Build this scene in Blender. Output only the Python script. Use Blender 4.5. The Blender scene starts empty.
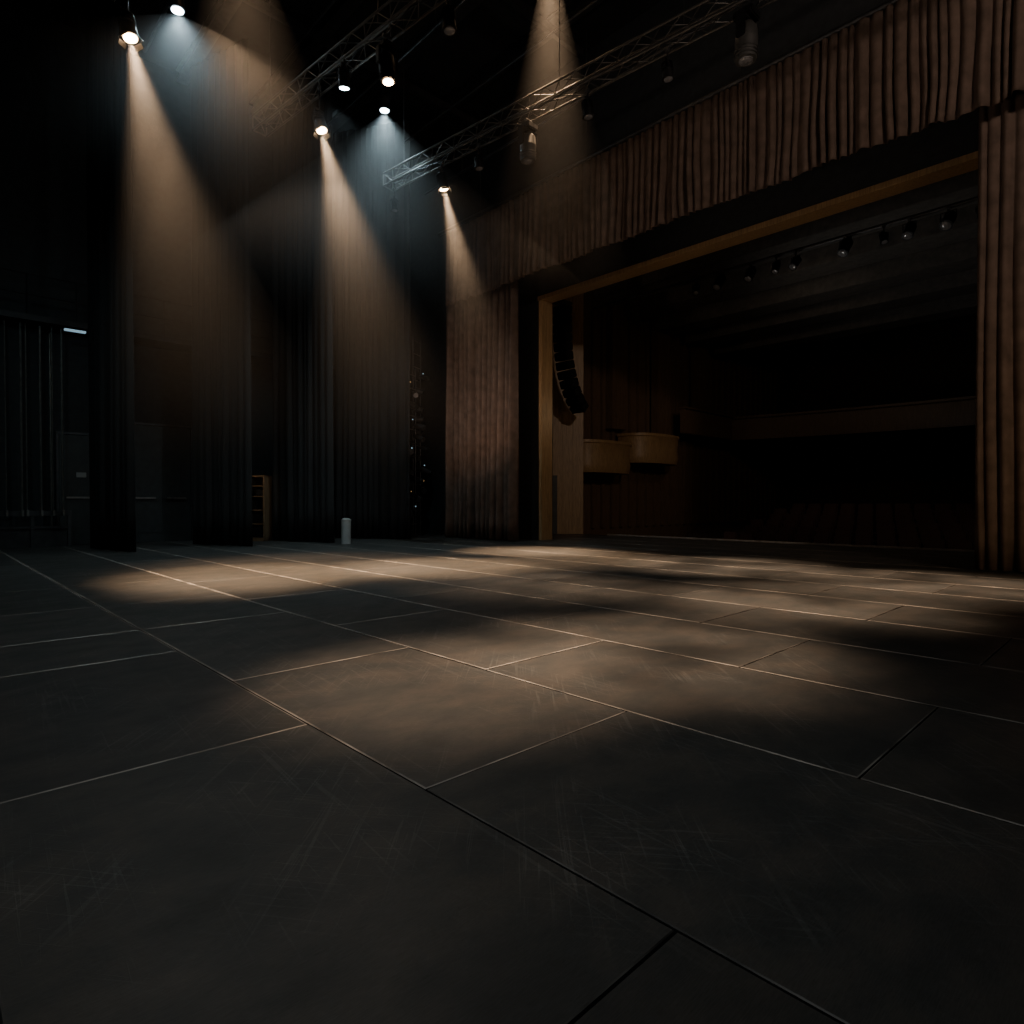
import bpy, bmesh, math, random, bisect
from mathutils import Vector, Matrix, Quaternion
random.seed(7)
H=1.1
COL=bpy.context.scene.collection

# ------------------------------------------------------------ materials
def mat(name, color, rough=.6, metal=0., noise=.25, nscale=6., bump=0., bscale=40., emis=None, estr=0., spec=.5):
    m=bpy.data.materials.new(name); m.use_nodes=True
    nt=m.node_tree; b=nt.nodes['Principled BSDF']
    b.inputs['Roughness'].default_value=rough; b.inputs['Metallic'].default_value=metal
    b.inputs['Specular IOR Level'].default_value=spec
    tc=nt.nodes.new('ShaderNodeTexCoord')
    n=nt.nodes.new('ShaderNodeTexNoise'); n.inputs['Scale'].default_value=nscale; n.inputs['Detail'].default_value=3
    nt.links.new(tc.outputs['Object'],n.inputs['Vector'])
    r=nt.nodes.new('ShaderNodeValToRGB')
    c=Vector(color)
    r.color_ramp.elements[0].position=.3; r.color_ramp.elements[1].position=.7
    r.color_ramp.elements[0].color=(*(c*(1-noise)),1); r.color_ramp.elements[1].color=(*(c*(1+noise)),1)
    nt.links.new(n.outputs['Fac'],r.inputs['Fac']); nt.links.new(r.outputs['Color'],b.inputs['Base Color'])
    if bump>0:
        n2=nt.nodes.new('ShaderNodeTexNoise'); n2.inputs['Scale'].default_value=bscale; n2.inputs['Detail'].default_value=3
        nt.links.new(tc.outputs['Object'],n2.inputs['Vector'])
        bp=nt.nodes.new('ShaderNodeBump'); bp.inputs['Strength'].default_value=bump; bp.inputs['Distance'].default_value=.01
        nt.links.new(n2.outputs['Fac'],bp.inputs['Height']); nt.links.new(bp.outputs['Normal'],b.inputs['Normal'])
    if emis:
        b.inputs['Emission Color'].default_value=(*emis,1); b.inputs['Emission Strength'].default_value=estr
    return m

def wood(name,color,scale=3.):
    m=mat(name,color,.45,0,.1)
    nt=m.node_tree; b=nt.nodes['Principled BSDF']
    tc=nt.nodes.new('ShaderNodeTexCoord'); mp=nt.nodes.new('ShaderNodeMapping'); mp.inputs['Scale'].default_value=(8,8,.7)
    w=nt.nodes.new('ShaderNodeTexNoise'); w.inputs['Scale'].default_value=scale; w.inputs['Detail'].default_value=5; w.inputs['Distortion'].default_value=1.2
    r=nt.nodes.new('ShaderNodeValToRGB'); c=Vector(color)
    r.color_ramp.elements[0].position=.35; r.color_ramp.elements[1].position=.65
    r.color_ramp.elements[0].color=(*(c*.75),1); r.color_ramp.elements[1].color=(*(c*1.2),1)
    nt.links.new(tc.outputs['Object'],mp.inputs['Vector']); nt.links.new(mp.outputs['Vector'],w.inputs['Vector'])
    nt.links.new(w.outputs['Fac'],r.inputs['Fac']); nt.links.new(r.outputs['Color'],b.inputs['Base Color'])
    return m

M={}
M['blackwall']=mat('black_painted_wall',(.022,.025,.027),.75,bump=.3,bscale=12)
M['ceil']=mat('black_ceiling',(.012,.014,.016),.9)
M['leg']=mat('black_serge_fabric',(.015,.0138,.013),.95,noise=.15)
M['velvet']=mat('brown_velvet',(.108,.076,.060),.9,noise=.25,nscale=4,bump=.3,bscale=120,spec=.2)
M['black']=mat('black_metal',(.02,.02,.022),.45,.6)
M['steel']=mat('dull_aluminium',(.2,.19,.175),.4,.7)
M['trusst']=mat('weathered_truss_metal',(.09,.086,.08),.45,.6)
M['darksteel']=mat('dark_steel',(.06,.06,.062),.45,.6)
M['gold']=wood('honey_wood',(.33,.21,.10))
M['goldd']=wood('brown_wood',(.13,.083,.05))
M['tan']=wood('tan_plywood',(.18,.12,.07))
M['housewall']=mat('auditorium_wall',(.05,.035,.027),.7)
M['houseceil']=mat('auditorium_ceiling',(.08,.073,.066),.8)
M['seat']=mat('dark_red_seat_fabric',(.06,.03,.026),.8)
M['white']=mat('white_plastic',(.36,.36,.35),.5,noise=.06)
M['door']=mat('dark_green_grey_door',(.026,.031,.031),.5)
M['warm']=mat('lit_warm_lens',(.9,.8,.6),.2,emis=(1,.62,.32),estr=60)
M['cool']=mat('lit_cool_lens',(.8,.9,1),.2,emis=(.72,.9,1),estr=50)
M['glass']=mat('unlit_lens_glass',(.25,.25,.26),.12,.3)
M['grey']=mat('grey_fixture_paint',(.06,.06,.058),.4,.2)
M['led']=mat('tiny_indicator_light',(.5,.7,.8),.3,emis=(.5,.8,1),estr=.4)
M['ledw']=mat('tiny_warm_indicator',(.8,.6,.3),.3,emis=(1,.6,.25),estr=.3)
M['gap']=mat('dark_seam_underlay',(.004,.004,.004),.9)
M['lit_edge']=mat('worn_lit_panel_edge',(.27,.245,.215),.42,.2,noise=.75,nscale=3)  # worn edges, plus the light they catch painted in as a paler tone
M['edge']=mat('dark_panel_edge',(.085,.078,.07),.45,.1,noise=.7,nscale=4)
M['nosing']=mat('pale_metal_nosing',(.45,.42,.38),.4,.3)

def floor_mat():
    m=bpy.data.materials.new('black_stage_panel'); m.use_nodes=True
    nt=m.node_tree; b=nt.nodes['Principled BSDF']; L=nt.links.new
    tc=nt.nodes.new('ShaderNodeTexCoord')
    def noise(scale,detail,sc=(1,1,1),rot=0,dist=0,rough=.5):
        mp0=nt.nodes.new('ShaderNodeMapping'); mp0.inputs['Rotation'].default_value=(0,0,rot)
        mp=nt.nodes.new('ShaderNodeMapping'); mp.inputs['Scale'].default_value=sc
        n=nt.nodes.new('ShaderNodeTexNoise'); n.inputs['Scale'].default_value=scale; n.inputs['Detail'].default_value=detail; n.inputs['Distortion'].default_value=dist; n.inputs['Roughness'].default_value=rough
        L(tc.outputs['Object'],mp0.inputs['Vector']); L(mp0.outputs['Vector'],mp.inputs['Vector']); L(mp.outputs['Vector'],n.inputs['Vector']); return n.outputs['Fac']
    def ramp(src,p0,p1,c0,c1):
        r=nt.nodes.new('ShaderNodeMapRange'); r.clamp=True
        r.inputs['From Min'].default_value=p0;r.inputs['From Max'].default_value=p1;r.inputs['To Min'].default_value=c0;r.inputs['To Max'].default_value=c1
        L(src,r.inputs['Value']); return r.outputs['Result']
    def math_(op,a,c):
        n=nt.nodes.new('ShaderNodeMath'); n.operation=op
        for i,v in enumerate((a,c)):
            if isinstance(v,(int,float)): n.inputs[i].default_value=v
            else: L(v,n.inputs[i])
        return n.outputs[0]
    cl=noise(2.4,9,(1,1.5,1),dist=.2,rough=.62)
    cloud=ramp(cl,.33,.67,.76,1.26)
    grain=ramp(noise(22,5,(1,14,1),rough=.65),.3,.7,.68,1.32)
    s3=ramp(noise(1.3,4,(1,30,1),-.8,1.4),.59,.64,0,1.)
    s4=ramp(noise(.9,4,(1,36,1),-1.5,2.0),.60,.64,0,.9)
    s5=ramp(noise(3.2,4,(1,30,1),.9,.8),.60,.65,0,.9)
    msk=ramp(noise(1.3,5),.44,.60,0.0,1)
    sc=math_('MULTIPLY',math_('ADD',s5,math_('ADD',s3,s4)),msk)
    at=nt.nodes.new('ShaderNodeAttribute'); at.attribute_name='tint'
    v=math_('MULTIPLY',math_('MULTIPLY',cloud,grain),at.outputs['Fac'])
    v=math_('ADD',v,math_('MULTIPLY',sc,.6))
    mx=nt.nodes.new('ShaderNodeMix'); mx.data_type='RGBA'; mx.blend_type='MULTIPLY'; mx.inputs[0].default_value=1
    tm=nt.nodes.new('ShaderNodeMix'); tm.data_type='RGBA'
    tm.inputs[6].default_value=(.046,.047,.045,1); tm.inputs[7].default_value=(.052,.048,.043,1)
    L(ramp(cl,.42,.6,0,1),tm.inputs[0]); L(tm.outputs[2],mx.inputs[6])
    cb=nt.nodes.new('ShaderNodeCombineColor')
    for i in range(3): L(v,cb.inputs[i])
    L(cb.outputs[0],mx.inputs[7]); L(mx.outputs[2],b.inputs['Base Color'])
    L(math_('ADD',ramp(cl,.35,.65,.47,.40),math_('MULTIPLY',sc,-.05)),b.inputs['Roughness'])
    b.inputs['Specular IOR Level'].default_value=.45
    bp=nt.nodes.new('ShaderNodeBump'); bp.inputs['Strength'].default_value=.22; bp.inputs['Distance'].default_value=.004
    hh=math_('ADD',math_('MULTIPLY',noise(60,3),.5),math_('ADD',math_('MULTIPLY',cl,.6),math_('MULTIPLY',sc,.5)))
    L(hh,bp.inputs['Height']); L(bp.outputs['Normal'],b.inputs['Normal'])
    return m
M['floor']=floor_mat()

# ------------------------------------------------------------ mesh builder
class B:
    def __init__(s): s.bm=bmesh.new()
    def box(s,c,d,rot=None,bev=0):
        r=bmesh.ops.create_cube(s.bm,size=1)
        mtx=Matrix.Translation(Vector(c))@(rot.to_matrix().to_4x4() if rot else Matrix())@Matrix.Diagonal((*d,1))
        bmesh.ops.transform(s.bm,matrix=mtx,verts=r['verts'])
        if bev:
            es=list({e for v in r['verts'] for e in v.link_edges})
            bmesh.ops.bevel(s.bm,geom=es,offset=bev,segments=2,affect='EDGES')
        return s
    def cyl(s,a,b,r1,r2=None,seg=12,caps=True):
        a=Vector(a);b=Vector(b); r2=r1 if r2 is None else r2
        d=b-a
        r=bmesh.ops.create_cone(s.bm,cap_ends=caps,segments=seg,radius1=r1,radius2=r2,depth=d.length)
        q=Vector((0,0,1)).rotation_difference(d.normalized())
        bmesh.ops.transform(s.bm,matrix=Matrix.Translation((a+b)/2)@q.to_matrix().to_4x4(),verts=r['verts'])
        return s
    def sph(s,c,r,sc=(1,1,1)):
        q=bmesh.ops.create_uvsphere(s.bm,u_segments=16,v_segments=10,radius=r)
        bmesh.ops.transform(s.bm,matrix=Matrix.Translation(Vector(c))@Matrix.Diagonal((*sc,1)),verts=q['verts']); return s
    def done(s,name,m,loc=(0,0,0),parent=None,smooth=False,rot=None):
        me=bpy.data.meshes.new(name)
        bmesh.ops.recalc_face_normals(s.bm,faces=s.bm.faces)
        s.bm.to_mesh(me); s.bm.free()
        for mm in (m if isinstance(m,list) else [m]): me.materials.append(mm)
        if smooth:
            for p in me.polygons: p.use_smooth=True
            try: me.set_sharp_from_angle(angle=math.radians(40))
            except Exception: pass
        o=bpy.data.objects.new(name,me); COL.objects.link(o); o.location=loc
        if rot: o.rotation_mode='QUATERNION'; o.rotation_quaternion=rot
        if parent: o.parent=parent
        return o
def tag(o,label=None,cat=None,group=None,kind=None):
    if label:o['label']=label
    if cat:o['category']=cat
    if group:o['group']=group
    if kind:o['kind']=kind
    return o
def empty(name,loc,label,cat,group=None):
    o=bpy.data.objects.new(name,None); o.empty_display_size=.1; COL.objects.link(o); o.location=loc
    return tag(o,label,cat,group)

# ------------------------------------------------------------ floor
xs=[-4,-2.4,-1.15,.12,1.41,2.72,3.99,5.22,6.47,7.72,8.97,10.22,11.47,12.72,13.97,15.2,16.4,17.3]
special={3:[-1.25,.86,2.94,5.07,6.15,7.84],4:[-.1,1.96,3.98,6.15,7.84],5:[-1.26,.84,3.1,5.16],6:[-.1,1.97,4.07],7:[.86,2.96,5.06],8:[-.1,1.94,4.05]}
bm=bmesh.new(); lay=bm.verts.layers.float.new('tint')
g=.005
for i in range(len(xs)-1):
    ys=list(special.get(i,[.86 if i%2 else 1.96]))
    while ys[-1]<19: ys.append(ys[-1]+2.1)
    ys[-1]=20
    while ys[0]>-6: ys.insert(0,ys[0]-2.1)
    ys[0]=-7
    for j in range(len(ys)-1):
        x0,x1,y0,y1=xs[i]+g,xs[i+1]-g,ys[j]+g,ys[j+1]-g
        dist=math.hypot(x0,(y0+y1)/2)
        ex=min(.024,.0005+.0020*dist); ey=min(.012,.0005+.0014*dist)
        t=random.uniform(.78,1.2); dz=random.uniform(-.0012,.0012)
        def ring(a_,b2,z): 
            vs=[bm.verts.new((x,y,z)) for x,y in((x0+a_,y0+b2),(x1-a_,y0+b2),(x1-a_,y1-b2),(x0+a_,y1-b2))]
            for v in vs: v[lay]=t
            return vs
        a=ring(ex,ey,dz);b_=ring(0,0,dz-.003);c=ring(0,0,-.03)
        f=bm.faces.new(a); f.material_index=0
        for k in range(4):
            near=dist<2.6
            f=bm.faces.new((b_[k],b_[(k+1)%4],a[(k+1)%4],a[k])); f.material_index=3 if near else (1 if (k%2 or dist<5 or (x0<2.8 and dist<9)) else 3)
            f=bm.faces.new((c[k],c[(k+1)%4],b_[(k+1)%4],b_[k])); f.material_index=2
def slab(x0,x1,y0,y1,z0,z1):
    r=bmesh.ops.create_cube(bm,size=1)
    bmesh.ops.transform(bm,matrix=Matrix.Translation(((x0+x1)/2,(y0+y1)/2,(z0+z1)/2))@Matrix.Diagonal((x1-x0,y1-y0,z1-z0,1)),verts=r['verts'])
    for v in r['verts']:
        for f in v.link_faces: f.material_index=2
slab(-4,17.3,-7,20,-.3,-.02)
me=bpy.data.meshes.new('floor'); bm.to_mesh(me); bm.free()
for k in('floor','lit_edge','gap','edge'): me.materials.append(M[k])
fl=bpy.data.objects.new('floor',me); COL.objects.link(fl); tag(fl,'black painted stage floor of large worn panels','floor',kind='structure')
tag(B().box((0,0,0),(.06,13.5,.05),bev=.008).done('trim_6',M['nosing'],loc=(17.2,6.5,.025)),'thin pale metal nosing along the stage edge','edge strip',kind='structure')

def struct(name,c,d,m,label,cat):
    return tag(B().box(c,d).done(name,m),label,cat,kind='structure')
# ------------------------------------------------------------ room shell
struct('wall_left',(6.5,20.15,6.6),(21.6,.3,14),M['blackwall'],'black painted side-stage wall','wall')
struct('wall_back',(-4.15,6.5,6.6),(.3,27.6,14),M['blackwall'],'black upstage wall','wall')
struct('wall_right',(6.5,-7.15,6.6),(21.6,.3,14),M['blackwall'],'black side-stage wall','wall')
struct('ceiling',(5.2,6.5,13.75),(19,27.6,.3),M['ceil'],'black stage house ceiling','ceiling')
PX=13.5
b=B(); b.box((PX+.3,16.5,6.6),(.6,7.1,14)); b.box((PX+.3,-2.7,6.6),(.6,8.4,14)); b.box((PX+.3,7.2,10.4),(.6,12.,6.3))
tag(b.done('wall_proscenium',M['blackwall']),'black proscenium wall around the stage opening','wall',kind='structure')
b=B(); b.box((PX+.2,12.88,3.58),(.46,.12,7.15)); b.box((PX+.2,1.56,3.58),(.46,.12,7.15)); b.box((PX+.2,7.2,7.19),(.46,11.6,.12))
tag(b.done('trim_1',M['gold']),'honey coloured wooden proscenium frame','frame',kind='structure')

# ------------------------------------------------------------ drapes
def drape(name,p0,p1,z0,z1,fold,amp,m,seed,label,cat='curtain',scallop=0,group=None,lump=1.,irr=(.6,1.45),pw=1.):
    rnd=random.Random(seed); p0=Vector((*p0,0));p1=Vector((*p1,0)); L=(p1-p0).length; d=(p1-p0)/L; n=Vector((-d.y,d.x,0))
    s=0; knots=[0]
    while s<L:
        s+=fold*rnd.uniform(*irr); knots.append(s)
    amps=[rnd.uniform(.6,1.25) for _ in knots]
    low=[rnd.uniform(-1,1)*lump for _ in knots]
    skew=[rnd.uniform(-.4,.4) for _ in knots]
    bigk=[rnd.uniform(-1,1) for _ in range(int(L/1.1)+3)]
    def prof(s,v):
        k=min(max(bisect.bisect_right(knots,s)-1,0),len(knots)-2)
        u=(s-knots[k])/(knots[k+1]-knots[k]); u=min(max(u,0),1)
        u2=u+skew[k]*u*(1-u)*2*(.4+.6*(1-v))
        w=math.sin(math.pi*u2)
        return amps[k]*(abs(w)**pw), low[k]*(1-u)+low[k+1]*u, w
    ns=int(L/.022); nz=14
    bm=bmesh.new(); rows=[]
    for j in range(nz+1):
        v=j/nz; row=[]
        for i in range(ns+1):
            s=L*i/ns; sh=(.03*math.sin(v*3.5+seed+s*1.9)+.015*math.sin(v*7+s*4.7))*(1-v)
            a,lw,sc=prof(min(max(s+sh,0),L),v)
            kb=s/1.1; ib=int(kb); fb=kb-ib; fb=fb*fb*(3-2*fb); big=bigk[ib]*(1-fb)+bigk[ib+1]*fb
            k=.5+.5*(1-v)
            off=amp*(a-.4)*k+lw*amp*.22*(1-v)+(big*amp*.2*(1-v) if scallop else 0)
            zb=z0+scallop*(-sc*.5+lw*.35+big*.35)
            z=z1+(zb-z1)*(1-v)
            q=p0+d*s+n*off; row.append(bm.verts.new((q.x-p0.x,q.y-p0.y,z-z0)))
        rows.append(row)
    for j in range(nz):
        for i in range(ns):
            f=bm.faces.new((rows[j][i],rows[j][i+1],rows[j+1][i+1],rows[j+1][i])); f.smooth=True
    me=bpy.data.meshes.new(name); bm.to_mesh(me); bm.free(); me.materials.append(m)
    o=bpy.data.objects.new(name,me); COL.objects.link(o); o.location=(p0.x,p0.y,z0)
    so=o.modifiers.new('thick','SOLIDIFY'); so.thickness=.012
    tag(o,label,cat,group)
    return o
legs=[((3.5,15.8),(3.07,18)),((6.05,15.8),(5.39,18)),((8.3,15.8),(7.62,18)),((10.84,15.8),(9.55,18))]
for k,(a,c) in enumerate(legs):
    drape('stage_leg_curtain',a,c,.02,12.6,.24,.12,M['leg'],10+k,'tall black masking curtain hanging beside the stage',group='black masking curtains')
drape('house_curtain',(12.5,12.9),(12.5,16.1),.03,7.9,.24,.36,M['velvet'],3,'brown velvet house curtain gathered beside the proscenium opening',lump=.5,irr=(.8,1.25))
drape('house_curtain',(12.5,.2),(12.5,2.15),.03,7.9,.14,.16,M['velvet'],5,'brown velvet house curtain, edge glowing warm, at the near proscenium side')
drape('valance',(12.05,-2.5),(12.15,15.6),7.30,9.55,.17,.17,M['velvet'],9,'brown pleated velvet valance across the proscenium top','valance',scallop=.06,lump=.8,irr=(.6,1.5))
def pipe(name,a,c,r,m,label,cat='pipe',group=None):
    a=Vector(a);c=Vector(c)
    return tag(B().cyl((0,0,0),c-a,r,seg=10).done(name,m,loc=a,smooth=True),label,cat,group)
o=pipe('curtain_batten',(12.1,-3,9.62),(12.1,16,9.62),.05,M['darksteel'],'long steel pipe carrying the valance')
for f in range(5): B().cyl((0,1+f*4,0),(0,1+f*4,3.2),.008,seg=6).done('suspension_cable',M['darksteel'],parent=o)

# ------------------------------------------------------------ trusses
CT=12.94
def truss(a,c,w,label):
    a=Vector(a);c=Vector(c);L=(c-a).length;d=(c-a)/L; sd=Vector((-d.y,d.x,0)).normalized(); up=Vector((0,0,1))
    e=empty('lighting_truss',a,label,'truss',None)
    co=[sd*w/2+up*w/2,-sd*w/2+up*w/2,sd*w/2-up*w/2,-sd*w/2-up*w/2]
    b=B()
    for q in co: b.cyl(q,q+d*L,.021,seg=8)
    b.done('chord_tubes',M['trusst'],parent=e,smooth=True)
    b=B(); n=int(L/(w*1.15)); st=L/n
    for (p,q) in((0,1),(2,3),(0,2),(1,3)):
        for i in range(n):
            s0=co[p]+d*st*i; s1=co[q]+d*st*(i+1)
            if i%2: s0=co[q]+d*st*i; s1=co[p]+d*st*(i+1)
            b.cyl(s0,s1,.009,seg=6)
    for i in (0,n):
        for (p,q) in((0,1),(2,3),(0,2),(1,3)): b.cyl(co[p]+d*st*i,co[q]+d*st*i,.015,seg=6)
    b.done('lattice_braces',M['trusst'],parent=e)
    b=B(); pts=[]
    for k in range(int(L/.35)+1):
        s=min(k*.35,L); pts.append(d*s+sd*w*.3*math.sin(k*1.7)*.4+up*(-w/2+.09-.06*abs(math.sin(k*.9))))
    for p,q in zip(pts[:-1],pts[1:]): b.cyl(p,q,.014,seg=6)
    b.done('power_cable',M['black'],parent=e)
    for f in(.04,.35,.68,.95):
        B().cyl(d*L*f+up*w/2,d*L*f+up*(CT-a.z),.008,seg=6).done('suspension_cable',M['darksteel'],parent=e)
    return e
t1a,t1b=Vector((5.3,13.2,9)),Vector((5.8,8.,9)); dd=(t1b-t1a)
truss(t1a,t1a+dd*2.2,.30,'aluminium lattice lighting truss hung with stage lights')
t2a,t2b=Vector((8.5,13.3,9)),Vector((9.45,4.67,9)); dd2=(t2b-t2a)
truss(t2a,t2a+dd2*1.7,.30,'aluminium lattice lighting truss carrying moving heads')
truss((2.35,12.3,9.7),(2.75,3,9.7),.30,'aluminium lattice lighting truss high over the stage')
for i,(x,z,y0,y1) in enumerate([(8.,11.1,6,15.4),(3.7,10.9,4,15.4),(11.2,10.4,-2,15.5),(10.4,11.6,-2,15.4),(6.8,12.2,-2,15.4),(9.2,12.6,-4,15.4),(4.1,12.6,-2,15.4)]):
    o=pipe('fly_batten',(x,y0,z),(x,y1,z),.03,M['darksteel'],'dark steel fly pipe hung across the stage',group='overhead fly pipes')
    for f in(.1,.5,.9):
        yy=(y1-y0)*f; B().cyl((0,yy,0),(0,yy,CT-z),.006,seg=6).done('suspension_cable',M['darksteel'],parent=o)
for i in range(6):
    x=1.5+i*2.1
    tag(B().box((0,0,0),(.1,26.6,.3)).box((0,0,-.15),(.3,26.6,.03)).box((0,0,.15),(.3,26.6,.03)).done('ceiling_beam',M['darksteel'],loc=(x,6.5,13.4)),'dark steel beam under the ceiling','beam','ceiling beams')
for i in range(5):
    y=-2+i*4.3
    tag(B().box((0,0,0),(15,.12,.2)).done('grid_beam',M['darksteel'],loc=(5.5,y,13.1)),'dark steel cross beam below the ceiling','beam','grid cross beams')

# ------------------------------------------------------------ spot lamps
def spot(loc,tgt,power,color,angle,blend=.5,rad=.05,parent=None,name='spot_light',gobo=0,seed=0):
    l=bpy.data.lights.new(name,'SPOT'); l.energy=power; l.color=color; l.spot_size=math.radians(angle); l.spot_blend=blend; l.shadow_soft_size=rad
    if gobo:
        l.use_nodes=True; nt=l.node_tree; em=nt.nodes.get('Emission')
        tc=nt.nodes.new('ShaderNodeTexCoord'); mp=nt.nodes.new('ShaderNodeMapping'); mp.inputs['Location'].default_value=(seed*3.1,seed*1.7,0)
        n=nt.nodes.new('ShaderNodeTexNoise'); n.inputs['Scale'].default_value=gobo; n.inputs['Detail'].default_value=1
        r=nt.nodes.new('ShaderNodeMapRange'); r.interpolation_type='SMOOTHSTEP'; r.clamp=True
        for k,v in(('From Min',.28),('From Max',.68),('To Min',.4),('To Max',1.3)): r.inputs[k].default_value=v
        nt.links.new(tc.outputs['Normal'],mp.inputs['Vector']); nt.links.new(mp.outputs['Vector'],n.inputs['Vector'])
        nt.links.new(n.outputs['Fac'],r.inputs['Value']); nt.links.new(r.outputs['Result'],em.inputs['Strength'])
    o=bpy.data.objects.new(name,l); COL.objects.link(o)
    d=(Vector(tgt)-Vector(loc)).normalized()
    q=d.to_track_quat('-Z','Y')
    o.rotation_mode='QUATERNION'; o.rotation_quaternion=q
    if parent: o.parent=parent; o.location=Vector(loc)-parent.location
    else: o.location=loc
    return o
def point(loc,power,color,rad=.1):
    l=bpy.data.lights.new('lamp_spill','POINT'); l.energy=power; l.color=color; l.shadow_soft_size=rad
    o=bpy.data.objects.new('lamp_spill',l); COL.objects.link(o); o.location=loc
WARM=(1,.64,.37); COOL=(.66,.9,1)
def haze_mat(name,dens,L_,pw):
    m=bpy.data.materials.new(name); m.use_nodes=True; nt=m.node_tree
    nt.nodes.remove(nt.nodes['Principled BSDF'])
    vs=nt.nodes.new('ShaderNodeVolumeScatter'); vs.inputs['Anisotropy'].default_value=.1
    tc=nt.nodes.new('ShaderNodeTexCoord')
    r=nt.nodes.new('ShaderNodeMapRange'); r.clamp=True
    sp=nt.nodes.new('ShaderNodeSeparateXYZ'); nt.links.new(tc.outputs['Object'],sp.inputs[0])
    for k,v in (('From Min',-L_),('From Max',0),('To Min',0),('To Max',1)): r.inputs[k].default_value=v
    nt.links.new(sp.outputs['Z'],r.inputs['Value'])
    p=nt.nodes.new('ShaderNodeMath'); p.operation='POWER'; p.inputs[1].default_value=pw; nt.links.new(r.outputs['Result'],p.inputs[0])
    q=nt.nodes.new('ShaderNodeMath'); q.operation='MULTIPLY'; q.inputs[1].default_value=dens; nt.links.new(p.outputs[0],q.inputs[0])
    nt.links.new(q.outputs[0],vs.inputs['Density']); nt.links.new(vs.outputs[0],nt.nodes['Material Output'].inputs['Volume'])
    try:
        m.cycles.volume_sampling='EQUIANGULAR'; m.cycles.volume_step_rate=3.
    except Exception: pass
    return m
def beam(lens,tgt,angle,L_,dens,pw,label):
    lens=Vector(lens); d=(Vector(tgt)-lens).normalized(); q=d.to_track_quat('-Z','Y')
    R=math.tan(math.radians(angle/2))
    b=B().cyl((0,0,-.03),(0,0,-L_),.05,.05+R*L_,seg=40)
    o=b.done('light_beam',haze_mat('haze_in_beam',dens,L_,pw),loc=lens,rot=q)
    tag(o,label,'light beam','hazy light beams')
def fixture(lens,tgt,hang,lit,label,power=0,color=WARM,angle=18,size=1.,blend=1.,group='stage spotlights',doors=False,haze=None,rad=.05):
    lens=Vector(lens); d=(Vector(tgt)-lens).normalized(); q=d.to_track_quat('-Z','Y')
    piv=lens-d*.22*size
    base=Vector((piv.x,piv.y,hang))
    e=empty('stage_spotlight',base,label,'stage light',group)
    o=piv-base
    s=size
    b=B()
    b.cyl((0,0,-.2*s),(0,0,.06*s),.125*s,.115*s,seg=20).cyl((0,0,.06*s),(0,0,.2*s),.115*s,.07*s,seg=20).cyl((0,0,.2*s),(0,0,.26*s),.05*s,seg=14)
    for k in range(4): b.cyl((0,0,(-.02+.05*k)*s),(0,0,(-.01+.05*k)*s),.13*s,seg=20)
    b.cyl((0,0,-.215*s),(0,0,-.195*s),.135*s,seg=20)
    b.done('lamp_housing',M['black'],loc=o,parent=e,smooth=True,rot=q)
    b=B().cyl((0,0,-.222*s),(0,0,-.214*s),.1*s,seg=24).sph((0,0,-.218*s),.09*s,(1,1,.25))
    b.done('lens',lit or M['glass'],loc=o,parent=e,smooth=True,rot=q)
    if doors:
        for k in range(4):
            a=k*math.pi/2; r=Quaternion((0,0,1),a)@Quaternion((0,1,0),-.5)
            c=Quaternion((0,0,1),a)@Vector((.155*s,0,-.26*s)); B().box(c,(.005,.15*s,.08*s),rot=r).done('barn_door',M['black'],loc=o,parent=e,rot=q)
    yw=.15*s; sd=Vector((-d.y,d.x,0)); sd=sd.normalized() if sd.length>.01 else Vector((1,0,0))
    b=B(); ry=.18*s
    for sg in(-1,1): b.cyl(o+sd*yw*sg,o+sd*yw*sg+Vector((0,0,ry)),.012*s,seg=8)
    b.cyl(o+sd*-yw+Vector((0,0,ry)),o+sd*yw+Vector((0,0,ry)),.012*s,seg=8)
    b.cyl(o+Vector((0,0,ry)),(0,0,-.02),.013,seg=8)
    b.done('yoke',M['black'],parent=e)
    B().cyl((0,-.03,-.03),(0,.03,-.03),.03,seg=12).box((0,0,-.07),(.05,.05,.05)).done('clamp',M['darksteel'],parent=e)
    if power:
        spot(lens+d*.06,tgt,power,color,angle,blend,rad*s,e)
        if haze: beam(lens+d*.05,tgt,angle,haze[0],haze[1],haze[2],haze[3])
    return e
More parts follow.
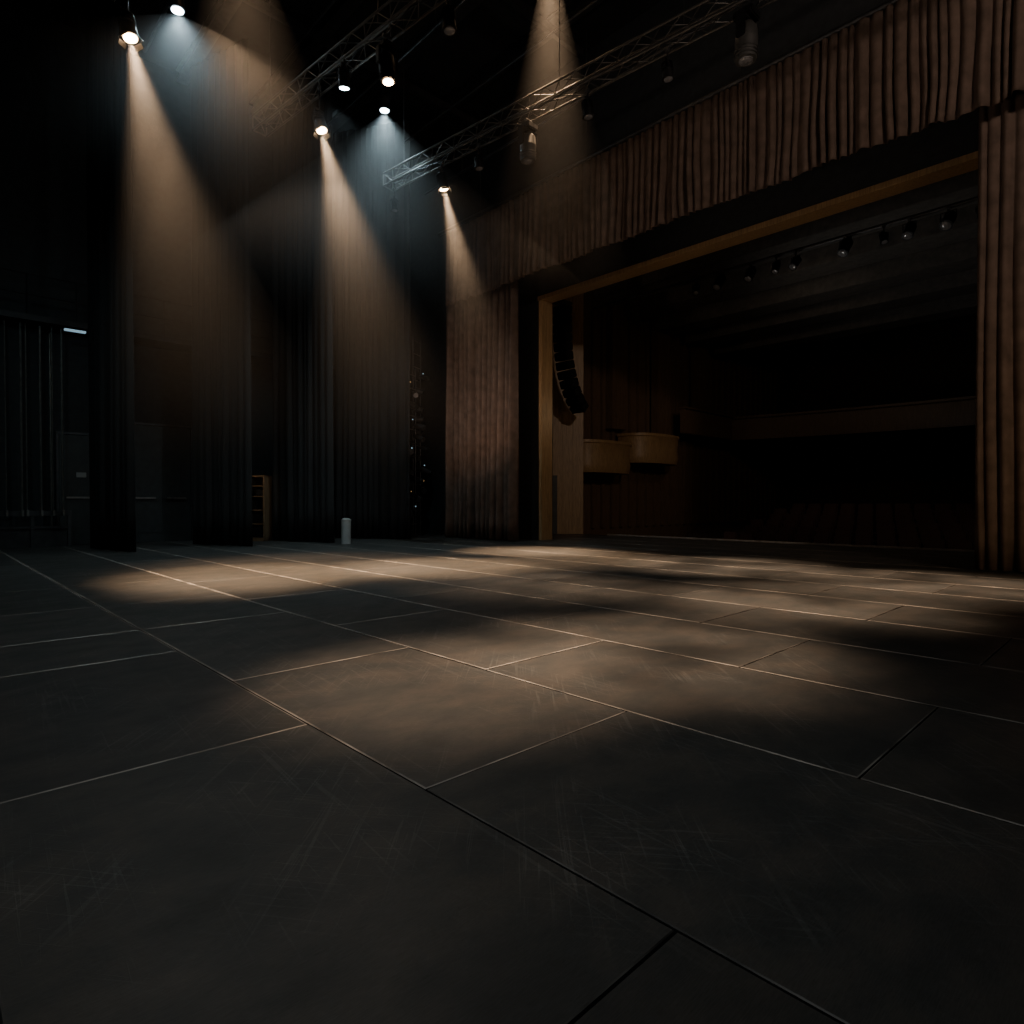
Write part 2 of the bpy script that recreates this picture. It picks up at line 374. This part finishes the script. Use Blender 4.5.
def mover(top,hang,tgt,label,lit=None,power=0,color=WARM,angle=16,s=1.):
    top=Vector(top); e=empty('moving_head_light',(top.x,top.y,hang),label,'stage light','moving head lights')
    o=Vector((0,0,top.z-hang))
    B().box(o+Vector((0,0,-.05*s)),(.3*s,.3*s,.12*s),bev=.02).done('base',M['black'],parent=e)
    b=B()
    for sg in(-1,1): b.box(o+Vector((.19*s*sg,0,-.26*s)),(.05*s,.14*s,.34*s),bev=.015)
    b.box(o+Vector((0,0,-.13*s)),(.42*s,.14*s,.05*s),bev=.01)
    b.done('yoke',M['black'],parent=e)
    piv=top+Vector((0,0,-.36*s)); d=(Vector(tgt)-piv).normalized(); q=d.to_track_quat('-Z','Y')
    b=B().cyl((0,0,-.34*s),(0,0,-.05*s),.15*s,.165*s,seg=24).cyl((0,0,-.05*s),(0,0,.12*s),.165*s,.15*s,seg=24).cyl((0,0,.12*s),(0,0,.2*s),.15*s,.09*s,seg=24)
    for k in range(3): b.cyl((0,0,(-.3+.05*k)*s),(0,0,(-.285+.05*k)*s),.168*s,seg=24)
    b.done('head',M['grey'] if not lit else M['black'],loc=piv-e.location,parent=e,smooth=True,rot=q)
    B().cyl((0,0,-.355*s),(0,0,-.335*s),.1*s,seg=24).sph((0,0,-.345*s),.09*s,(1,1,.3)).done('lens',lit or M['glass'],loc=piv-e.location,parent=e,smooth=True,rot=q)
    B().cyl((-.08,0,-.03),(.08,0,-.03),.03,seg=10).cyl((0,0,-.02),o,.02,seg=8).done('clamp',M['darksteel'],parent=e)
    if power: spot(piv+d*.42*s,tgt,power,color,angle,1.,.05,e)
    return e
TZ=8.815
WB='soft amber light beam fading through haze'; CB='faint cool white haze glow below a lamp'
fixture((2.54,11.4,8.46),(3.7,9.8,0),9.5,M['warm'],'lit warm spotlight throwing an amber beam down',12500,WARM,30,1.,doors=True,haze=(6.9,.016,1.25,WB))
fixture((3.54,12.5,10.05),(4.2,12.2,0),10.87,M['cool'],'lit cool white spotlight high up',550,COOL,105,1.,haze=(2.8,.07,1.5,CB))
fixture((5.5,10.84,7.98),(6.5,8.9,0),TZ,M['warm'],'lit warm spotlight under the lattice truss',12500,WARM,30,.9,doors=True,haze=(6.5,.016,1.25,WB))
fixture((5.5,10.0,8.35),(6.8,11.8,0),TZ,M['cool'],'lit cool spotlight turned away from the hall',300,COOL,100,.8)
fixture((8.05,12.75,10.3),(8.5,13.2,0),11.07,M['cool'],'lit cool white spotlight on a fly pipe',900,COOL,95,1.,haze=(4.6,.05,1.3,CB))
mover((5.7,8.95,8.65),TZ,(6.2,8.6,0),'black moving head light pointing down, lit',M['warm'],500,WARM,35,.85)
fixture((8.72,11.35,8.2),(10.2,10.3,0),TZ,M['warm'],'lit warm spotlight under the truss near the valance',10000,WARM,26,.9,doors=True,haze=(4.8,.020,1.6,WB))
mover((8.98,8.93,8.68),TZ,(9.1,9.1,0),'grey unlit moving head light under the truss',s=1.0)
mover((9.46,4.6,8.75),TZ,(9.3,4.7,0),'grey unlit moving head light under the truss',s=1.05)
for (x,y,z,s) in[(8.83,10.26,8.28,.75),(9.13,7.5,8.28,.8),(9.3,5.9,8.28,.75)]:
    fixture((x,y,z),(x+.5,y-.6,0),TZ,None,'small black unlit spotlight under the truss',size=s)
fixture((5.95,7.6,8.28),(6.3,7,0),TZ,None,'small black unlit spotlight under the truss',size=.85)
fixture((8.55,13.1,8.25),(8.8,12.8,0),TZ,None,'small black unlit spotlight at the truss end',size=.7)
fixture((9.15,8.5,12.0),(9.3,8.5,0),12.57,M['warm'],'lit warm spotlight on a high pipe',16000,WARM,27,1.,haze=(7.,.015,1.3,WB),rad=.2)
fixture((4.1,11.5,12.0),(5.0,10.5,0),12.57,M['warm'],'lit warm spotlight on a high pipe',8500,WARM,33,1.,haze=(7.,.012,1.0,WB),rad=.4)
point((3.6,12.4,9.75),10,COOL); point((5.6,10.2,8.05),6,COOL); point((8.1,12.6,9.95),8,COOL)
# floor lamps, some with breakup gobos
pools=[((2.6,3.4,9.3),(2.45,3.15,0),6200,18,0),((3.6,3.2,9.3),(4.0,2.75,0),7500,22,11),((6.9,3,10.5),(7.1,3.0,0),9500,23,11),((10.2,2,11),(9.9,2.2,0),12000,24,11),
 ((6.3,5.4,10.5),(6.0,5.9,0),7500,22,11),((10.3,5,11),(10.3,5.4,0),11500,23,11),((1.6,6.,9.3),(3.0,8.6,0),9500,18,0),((4.3,5.0,10),(5.6,9.3,0),9500,18,0),((9.9,6.5,11),(10.6,9.6,0),9500,17,0)]
for i,(l,t,p,a,gb) in enumerate(pools):
    spot(l,t,p,(1,.70,.47),a,1.,.2,name='overhead_spot',gobo=gb,seed=i+.4)
spot((-1.5,-.5,8.5),(2.2,4.0,0),880,(.9,.98,1),60,1,.8,name='floor_fill')  # unseen fill added to lift the near floor
spot((5.5,-4.5,8.),(12.2,3.0,8.),1150,(1,.79,.65),85,1,.3,name='curtain_fill')
spot((4,7,3),(12.2,4.5,7.6),230,(1,.83,.71),70,1,.4,name='curtain_fill')  # unseen fill added to soften dark gaps between the valance pleats
spot((9.,12.5,2.5),(12.5,14.6,4.2),300,(1,.70,.52),75,1,.15,name='curtain_fill')  # unseen side fill added to bring out the far curtain's folds
spot((9.7,-.6,1.8),(12.4,1.7,2.),110,(1,.7,.42),110,1,.15,name='curtain_fill')  # unseen low fill added to brighten the near curtain
spot((3.5,2,4),(7,10.5,9.5),100,(1,.85,.72),55,1,.2,name='truss_fill')  # unseen fill added to make the trusses stand out
spot((.5,12,6),(4,20,2.5),100,(.62,.93,1),85,1,.4,name='wing_fill')  # this and the next two: unseen cool fills added so the wings show
spot((11,17,6),(7,19,2),60,(.62,.93,1),80,1,.4,name='wing_fill')
spot((6.5,5,3.5),(7,16.5,5),150,(.75,.93,1),75,1,.4,name='wing_fill')
spot((16.6,6.5,6.8),(17.6,6.5,0),80,(1,.75,.5),140,1,.3,name='apron_fill')  # unseen fill added to brighten the stage edge and seats

# ------------------------------------------------------------ side stage wall details
e=empty('fly_gallery',(6,19.5,5.6),'dark steel fly gallery walkway along the wall','walkway')
B().box((0,0,0),(14,.98,.12)).box((0,-.48,.0),(14,.04,.14)).done('deck',M['black'],parent=e)
b=B()
for zz in(.55,1.05): b.cyl((-7,-.46,zz),(7,-.46,zz),.018,seg=8)
for k in range(15): b.cyl((-7+k,-.46,.05),(-7+k,-.46,1.05),.016,seg=8)
b.done('railing',M['black'],parent=e)
e=empty('rope_locking_rail',(2.1,19.35,0),'dark rail with vertical rigging ropes','rigging')
b=B(); b.box((0,0,.85),(1.6,.12,.12)).box((0,0,.5),(1.6,.06,.06)).box((0,.05,.25),(1.5,.04,.5))
for x in(-.75,0,.75): b.box((x,0,.43),(.07,.07,.86))
b.done('rail',M['darksteel'],parent=e)
for k,xx in enumerate((-.66,-.5,-.2,-.1,.18,.42,.62)): B().cyl((xx,0,.9),(xx,0,5.5),.014 if k%2 else .024,seg=8).done('rope',M['steel'],parent=e)
for xx in (-.66,-.5,-.2,-.1,.18,.42,.62): B().box((xx,-.09,.86),(.05,.1,.16),bev=.01).done('lock_handle',M['steel'],parent=e)
tag(B().box((0,0,0),(.45,.1,.05),bev=.01).done('work_lamp',M['led'],loc=(2.95,18.95,5.42)),'small bluish work lamp on the gallery edge','lamp')
def door(n,x,w,h,dbl):
    o=B().box((0,0,h/2),(w,.06,h),bev=.008)
    for s in((-1,1) if dbl else (0,)):
        cw=w/2-.1 if dbl else w-.2
        for zc,hh in((h*.27,h*.38),(h*.72,h*.38)):
            o.box((s*w/4,-.035,zc),(cw,.015,hh),bev=.004)
    o=tag(o.done(n,M['door'],loc=(x,19.95,0)),'dark metal backstage door','door',kind='structure')
    B().box((-w/2-.04,0,h/2),(.06,.12,h+.06)).box((w/2+.04,0,h/2),(.06,.12,h+.06)).box((0,0,h+.04),(w+.14,.12,.06)).done('door_frame',M['darksteel'],parent=o)
    b=B()
    for s in((-1,1) if dbl else (0,)): b.box((s*w/4,-.1,1.25),(w*.32 if dbl else w*.7,.03,.05))
    b.done('push_bar',M['steel'],parent=o)
door('door_1',3.2,.95,2.9,False)
door('door_2',5.1,1.6,3.3,True)
tag(B().box((0,0,0),(.22,.02,.13),bev=.004).done('wall_sign',M['white'],loc=(3.2,19.88,1.85)),'small blank white sign plate on the door','sign')
for x in(2.55,3.95,4.1,6.15,6.5,7.2,9.3):
    pipe('wall_conduit',(x,19.9,0),(x,19.9,5.5),.03,M['steel'],'thin dark vertical conduit on the wall',group='wall conduits')
e=empty('wooden_prop_cabinet',(7.3,18.4,0),'tan wooden shelf cabinet standing in the wings','cabinet')
e.rotation_euler=(0,0,math.radians(-50))
b=B(); b.box((-.27,0,.95),(.04,.45,1.9)).box((.27,0,.95),(.04,.45,1.9)).box((0,0,1.89),(.58,.45,.04)).box((0,0,.05),(.58,.45,.1)).box((0,.21,.95),(.54,.02,1.86)); b.done('carcass',M['tan'],parent=e)
for z in(.5,.9,1.3,1.6): B().box((0,0,z),(.5,.42,.03)).done('shelf',M['tan'],parent=e)
B().box((-.1,-.02,1.05),(.2,.2,.26),bev=.02).done('storage_box',M['black'],parent=e)
B().box((.05,-.02,.66),(.36,.3,.26),bev=.02).done('storage_box',M['black'],parent=e)
B().box((.1,-.05,1.42),(.22,.2,.2),bev=.02).done('storage_box',M['darksteel'],parent=e)
B().box((0,-.05,.26),(.4,.34,.3),bev=.02).done('storage_box',M['black'],parent=e)
spot((6.5,16.9,3.2),(7.3,18.4,1.2),40,(1,.72,.44),40,1,.1,name='cabinet_fill')  # unseen fill added to pick out the cabinet
e=empty('waste_bin',(8.45,15.35,0),'slim white bin standing by the masking curtain','bin')
B().cyl((0,0,0),(0,0,.62),.125,.13,seg=24).done('bin_body',M['white'],parent=e,smooth=True)
B().cyl((0,0,.62),(0,0,.66),.136,.136,seg=24).cyl((0,0,.66),(0,0,.7),.13,.06,seg=24).done('lid',M['white'],parent=e,smooth=True)
def boom(x,y,h,n,lab,seed):
    R=random.Random(seed)
    e=empty('lighting_boom',(x,y,0),lab,'lighting stand')
    B().cyl((0,0,0),(0,0,.05),.35,seg=24).cyl((0,0,.05),(0,0,h),.03,seg=10).cyl((.45,.2,0.05),(.45,.2,h),.025,seg=10).done('pole',M['darksteel'],parent=e,smooth=True)
    b=B()
    for k in range(int(h/.45)): b.cyl((0,0,.4+k*.45),(.45,.2,.4+k*.45),.012,seg=6)
    b.done('rungs',M['steel'],parent=e)
    z=.5
    for k in range(n):
        z+=(h-.9)/n*R.uniform(.6,1.3)
        if z>h: break
        r=R.uniform(.06,.11); a=R.uniform(-.6,.9); ox=R.choice([0,.45]); oy=0 if ox==0 else .2
        d=Vector((math.sin(a),-math.cos(a),R.uniform(-.5,0)))
        c=Vector((ox,oy,z))
        B().cyl(c+d*.1,c+d*.35,r,r*1.15,seg=18).cyl(c-d*.06,c+d*.1,r*.5,r,seg=18).cyl(c,c+d*.05,r*.4).done('side_light',M['darksteel'],parent=e,smooth=True)
        if R.random()<.45: B().sph(c+Vector((R.uniform(-.25,.25),-.1,R.uniform(.05,.3))),R.uniform(.012,.026)).done('indicator_light',M['led'] if R.random()<.6 else M['ledw'],parent=e)
boom(12.4,17.9,6.8,12,'black lighting ladder with small lamps and indicator lights',4)
boom(11.7,17.2,5.6,9,'black lighting stand crowded with small lamps and cables',8)
boom(8.6,18.6,3.2,4,'short black lighting ladder in the wings',5)

# ------------------------------------------------------------ auditorium
struct('floor',(26.5,7,-1.25),(19,26,.1),M['housewall'],'dark auditorium floor','floor')
struct('wall_back',(37,7,4.5),(.3,26,12),M['housewall'],'dark auditorium rear wall','wall')
struct('wall_right',(27,-5,4.5),(21,.3,12),M['housewall'],'dark auditorium side wall','wall')
struct('ceiling',(26,7,10.6),(24,26,.2),M['ceil'],'dark auditorium ceiling','ceiling')
b=B(); 
b.box((27,15.95,4.5),(21,.3,12))
for k in range(28): b.box((19.5+k*.62,15.74,4.6),(.2,.14,9),bev=.02)
tag(b.done('wall_left',M['goldd']),'brown slatted wooden auditorium side wall','wall',kind='structure')
def vpanel(name,a,c,z0,z1,t,m,label):
    a=Vector((*a,0));c=Vector((*c,0));mid=(a+c)/2;L=(c-a).length;ang=math.atan2(c.y-a.y,c.x-a.x)
    q=Quaternion((0,0,1),ang); b=B(); b.box((mid.x,mid.y,(z0+z1)/2),(L,t,z1-z0),rot=q,bev=.01)
    n=q@Vector((0,-1,0))
    for k in range(1,4):
        p=a+(c-a)*k/4; b.box((p.x+n.x*t/2,p.y+n.y*t/2,(z0+z1)/2),(.03,.03,z1-z0),rot=q)
    return tag(b.done(name,m),label,'wall panel',kind='structure')
vpanel('trim_2',(16.4,15.6),(17.5,14.6),-1.2,9.5,.25,M['gold'],'honey wood splayed auditorium wall panel')
for n,x in(('trim_3',20.7),('trim_4',23.9),('trim_5',27.2)):
    vpanel(n,(x-.5,15.5),(x+.5,15.5),4.1,9.5,.35,M['goldd'],'brown wooden auditorium pier')
tag(B().box((0,0,1.1),(.5,.06,2.2)).box((0,-.04,1.1),(.4,.03,2.05),bev=.01).done('door_3',M['door'],loc=(16.5,15.28,-.1),rot=Quaternion((0,0,1),math.atan2(-1,1.1))),'dark doorway in the wooden splay','door',kind='structure')
def box_balcony(cx,r,ry,z0,z1,m,label):
    cy=15.6
    e=empty('box_balcony',(cx,cy,z0),label,'balcony','side box balconies')
    a0,a1=math.pi,2*math.pi
    def sq(a):
        c,s=math.cos(a),math.sin(a); return (math.copysign(abs(c)**.7,c),math.copysign(abs(s)**.7,s))
    bm=bmesh.new(); N=40; prof=[(r-.35,0),(r-.05,0),(r,.12),(r+.03,.3),(r-.02,.6),(r+.03,z1-z0-.14),(r+.08,z1-z0-.1),(r+.08,z1-z0),(r-.12,z1-z0),(r-.12,.1)]
    rings=[]
    for i in range(N+1):
        c,s=sq(a0+(a1-a0)*i/N); rings.append([bm.verts.new((c*p[0],s*p[0]*ry,p[1])) for p in prof])
    for i in range(N):
        for j in range(len(prof)-1):
            bm.faces.new((rings[i][j],rings[i+1][j],rings[i+1][j+1],rings[i][j+1]))
    b=B(); b.bm.free(); b.bm=bm; b.done('curved_parapet',m,parent=e,smooth=True)
    bm=bmesh.new(); lo=[];hi=[]
    for i in range(N+1):
        c,s=sq(a0+(a1-a0)*i/N); x,y=c*(r-.1),s*(r-.1)*ry
        lo.append(bm.verts.new((x,y,.01))); hi.append(bm.verts.new((x,y,.13)))
    bm.faces.new(lo); bm.faces.new(hi)
    for i in range(N): bm.faces.new((lo[i],lo[i+1],hi[i+1],hi[i]))
    b=B(); b.bm.free(); b.bm=bm; b.done('balcony_floor',M['goldd'],parent=e)
box_balcony(19.2,1.6,.75,2.25,3.45,M['gold'],'curved honey wood side box balcony')
box_balcony(22.6,1.65,.75,2.75,3.95,M['gold'],'curved brown wood side box balcony in shadow')
e=empty('rear_balcony',(29,5.5,4.2),'dark wooden rear balcony across the auditorium','balcony')
bm=bmesh.new(); N=30; prof=[(0,0),(-.05,.5),(0,1.),(-.1,1.05),(-.1,1.15),(.3,1.15),(.3,.3),(7.8,.3),(7.8,0)]
rings=[]
for i in range(N+1):
    y=-10.+20.*i/N
    rings.append([bm.verts.new((p[0]+(1.4-1.4*(y/10.)**2 if p[0]<5 else 0),y,p[1])) for p in prof])
for i in range(N):
    for j in range(len(prof)): bm.faces.new((rings[i][j],rings[i+1][j],rings[i+1][(j+1)%len(prof)],rings[i][(j+1)%len(prof)]))
b=B(); b.bm.free(); b.bm=bm; b.done('balcony_front',M['goldd'],parent=e,smooth=True)
B().box((-2.2,9.35,.55),(4.4,.25,1.1),bev=.03).box((-2.2,9.3,1.12),(4.5,.4,.08),bev=.02).done('side_parapet',M['goldd'],parent=e)
for i,(x,z) in enumerate([(19.6,9.0),(21.6,8.8),(23.8,8.6),(26.2,8.5),(28.8,8.4)]):
    tag(B().box((0,0,0),(1.1,20,.12)).box((-.55,0,.25),(.06,20,.6)).done('ceiling_baffle',M['houseceil'],loc=(x,5.3,z)),'long dark acoustic ceiling panel','ceiling panel','auditorium ceiling panels')
pipe('house_lighting_bar',(18.1,-1,8.25),(18.1,14.6,8.25),.05,M['darksteel'],'dark lighting bar over the auditorium')
for y,s,tx in((2.6,1.,14),(3.0,.7,15),(3.7,1.1,13),(4.5,1.,14),(5.0,.7,16),(6.0,1.1,14.5),(7.3,.9,13),(7.8,.8,15),(8.6,1.,14),(9.6,1.1,14),(10.3,.8,15)):
    fixture((17.85,y,7.72),(tx,y+random.uniform(-1.5,1.5),2),8.19,None,'black unlit front-of-house spotlight on the bar',size=s,group='front-of-house spotlights')
e=empty('line_array_speaker',(15.5,13.8,7.75),'black curved hanging line array loudspeaker','loudspeaker')
ang=-.05; p=Vector((0,0,-.15))
for k in range(12):
    ang+=.01+.011*k; q=Quaternion((0,1,0),-ang)
    dn=q@Vector((0,0,-1)); 
    B().box(p+dn*.15,(.36,.56,.27),rot=q,bev=.025).box(p+dn*.15+q@Vector((-.19,0,0)),(.02,.46,.2),rot=q).done('speaker_cabinet',M['black'],parent=e)
    p=p+dn*.3
B().box((0,0,-.06),(.5,.4,.08)).cyl((0,0,0),(0,0,2.7),.015,seg=6).done('rigging_frame',M['darksteel'],parent=e)
def mk_seat():
    b=B(); b.box((0,0,.44),(.48,.5,.12),bev=.03); b.box((.24,0,.78),(.1,.5,.62),rot=Quaternion((0,1,0),.15),bev=.035)
    b.box((.02,.27,.35),(.42,.05,.7),bev=.015).box((.02,-.27,.35),(.42,.05,.7),bev=.015).box((.02,0,.2),(.1,.1,.4))
    return b.done('theatre_seat',M['seat'])
first=mk_seat(); cnt=0
tag(first,'dark red upholstered theatre seat in a row','seat','auditorium seats')
for r in range(7):
    x=19.6+r*1.05; z=-1.2+r*.2
    if r>0:
        struct('floor',(x+.1,6.2,(-1.2+z)/2),(1.05,16.5,z+1.2+.001),M['housewall'],'dark carpeted auditorium seating step','floor')
    for k in range(20):
        y=-1.4+k*.62+(r%2)*.3
        if y>11.6: continue
        if cnt==0: first.location=(x,y,z); cnt+=1; continue
        o=first.copy(); o.location=(x,y,z+.003); COL.objects.link(o); cnt+=1
spot((19.5,4.5,5.5),(18.2,15.,3.8),68,(1,.72,.46),75,1,.3,name='house_fill')  # house fills are unseen, added to brighten walls, frame, ceiling, balcony and seats
spot((16.5,8,1.5),(13.7,8,7.1),13,(1,.72,.46),120,1,.5,name='house_fill')
spot((17,8,2),(23,5,8.7),240,(.95,.93,.88),90,1,.5,name='house_fill')
spot((18.5,6,7.6),(27,12,4),170,(1,.76,.54),90,1,.5,name='house_fill')
spot((18.7,5,8),(24,5,-.5),65,(1,.75,.6),90,1,.5,name='house_fill')
spot((16.2,10.2,4.2),(13.9,12.85,4),36,(1,.68,.38),70,1,.2,name='house_fill')

w=bpy.data.worlds.new('world'); bpy.context.scene.world=w; w.use_nodes=True
bg=w.node_tree.nodes['Background']; bg.inputs['Color'].default_value=(.02,.03,.035,1); bg.inputs['Strength'].default_value=.1

# ------------------------------------------------------------ camera
cam=bpy.data.cameras.new('camera'); cam.sensor_width=36; cam.lens=36*625/1024; cam.clip_end=200
co=bpy.data.objects.new('camera',cam); COL.objects.link(co); co.location=(0,0,H); co.rotation_euler=(math.radians(90-.8),0,math.radians(-43.7))
bpy.context.scene.camera=co
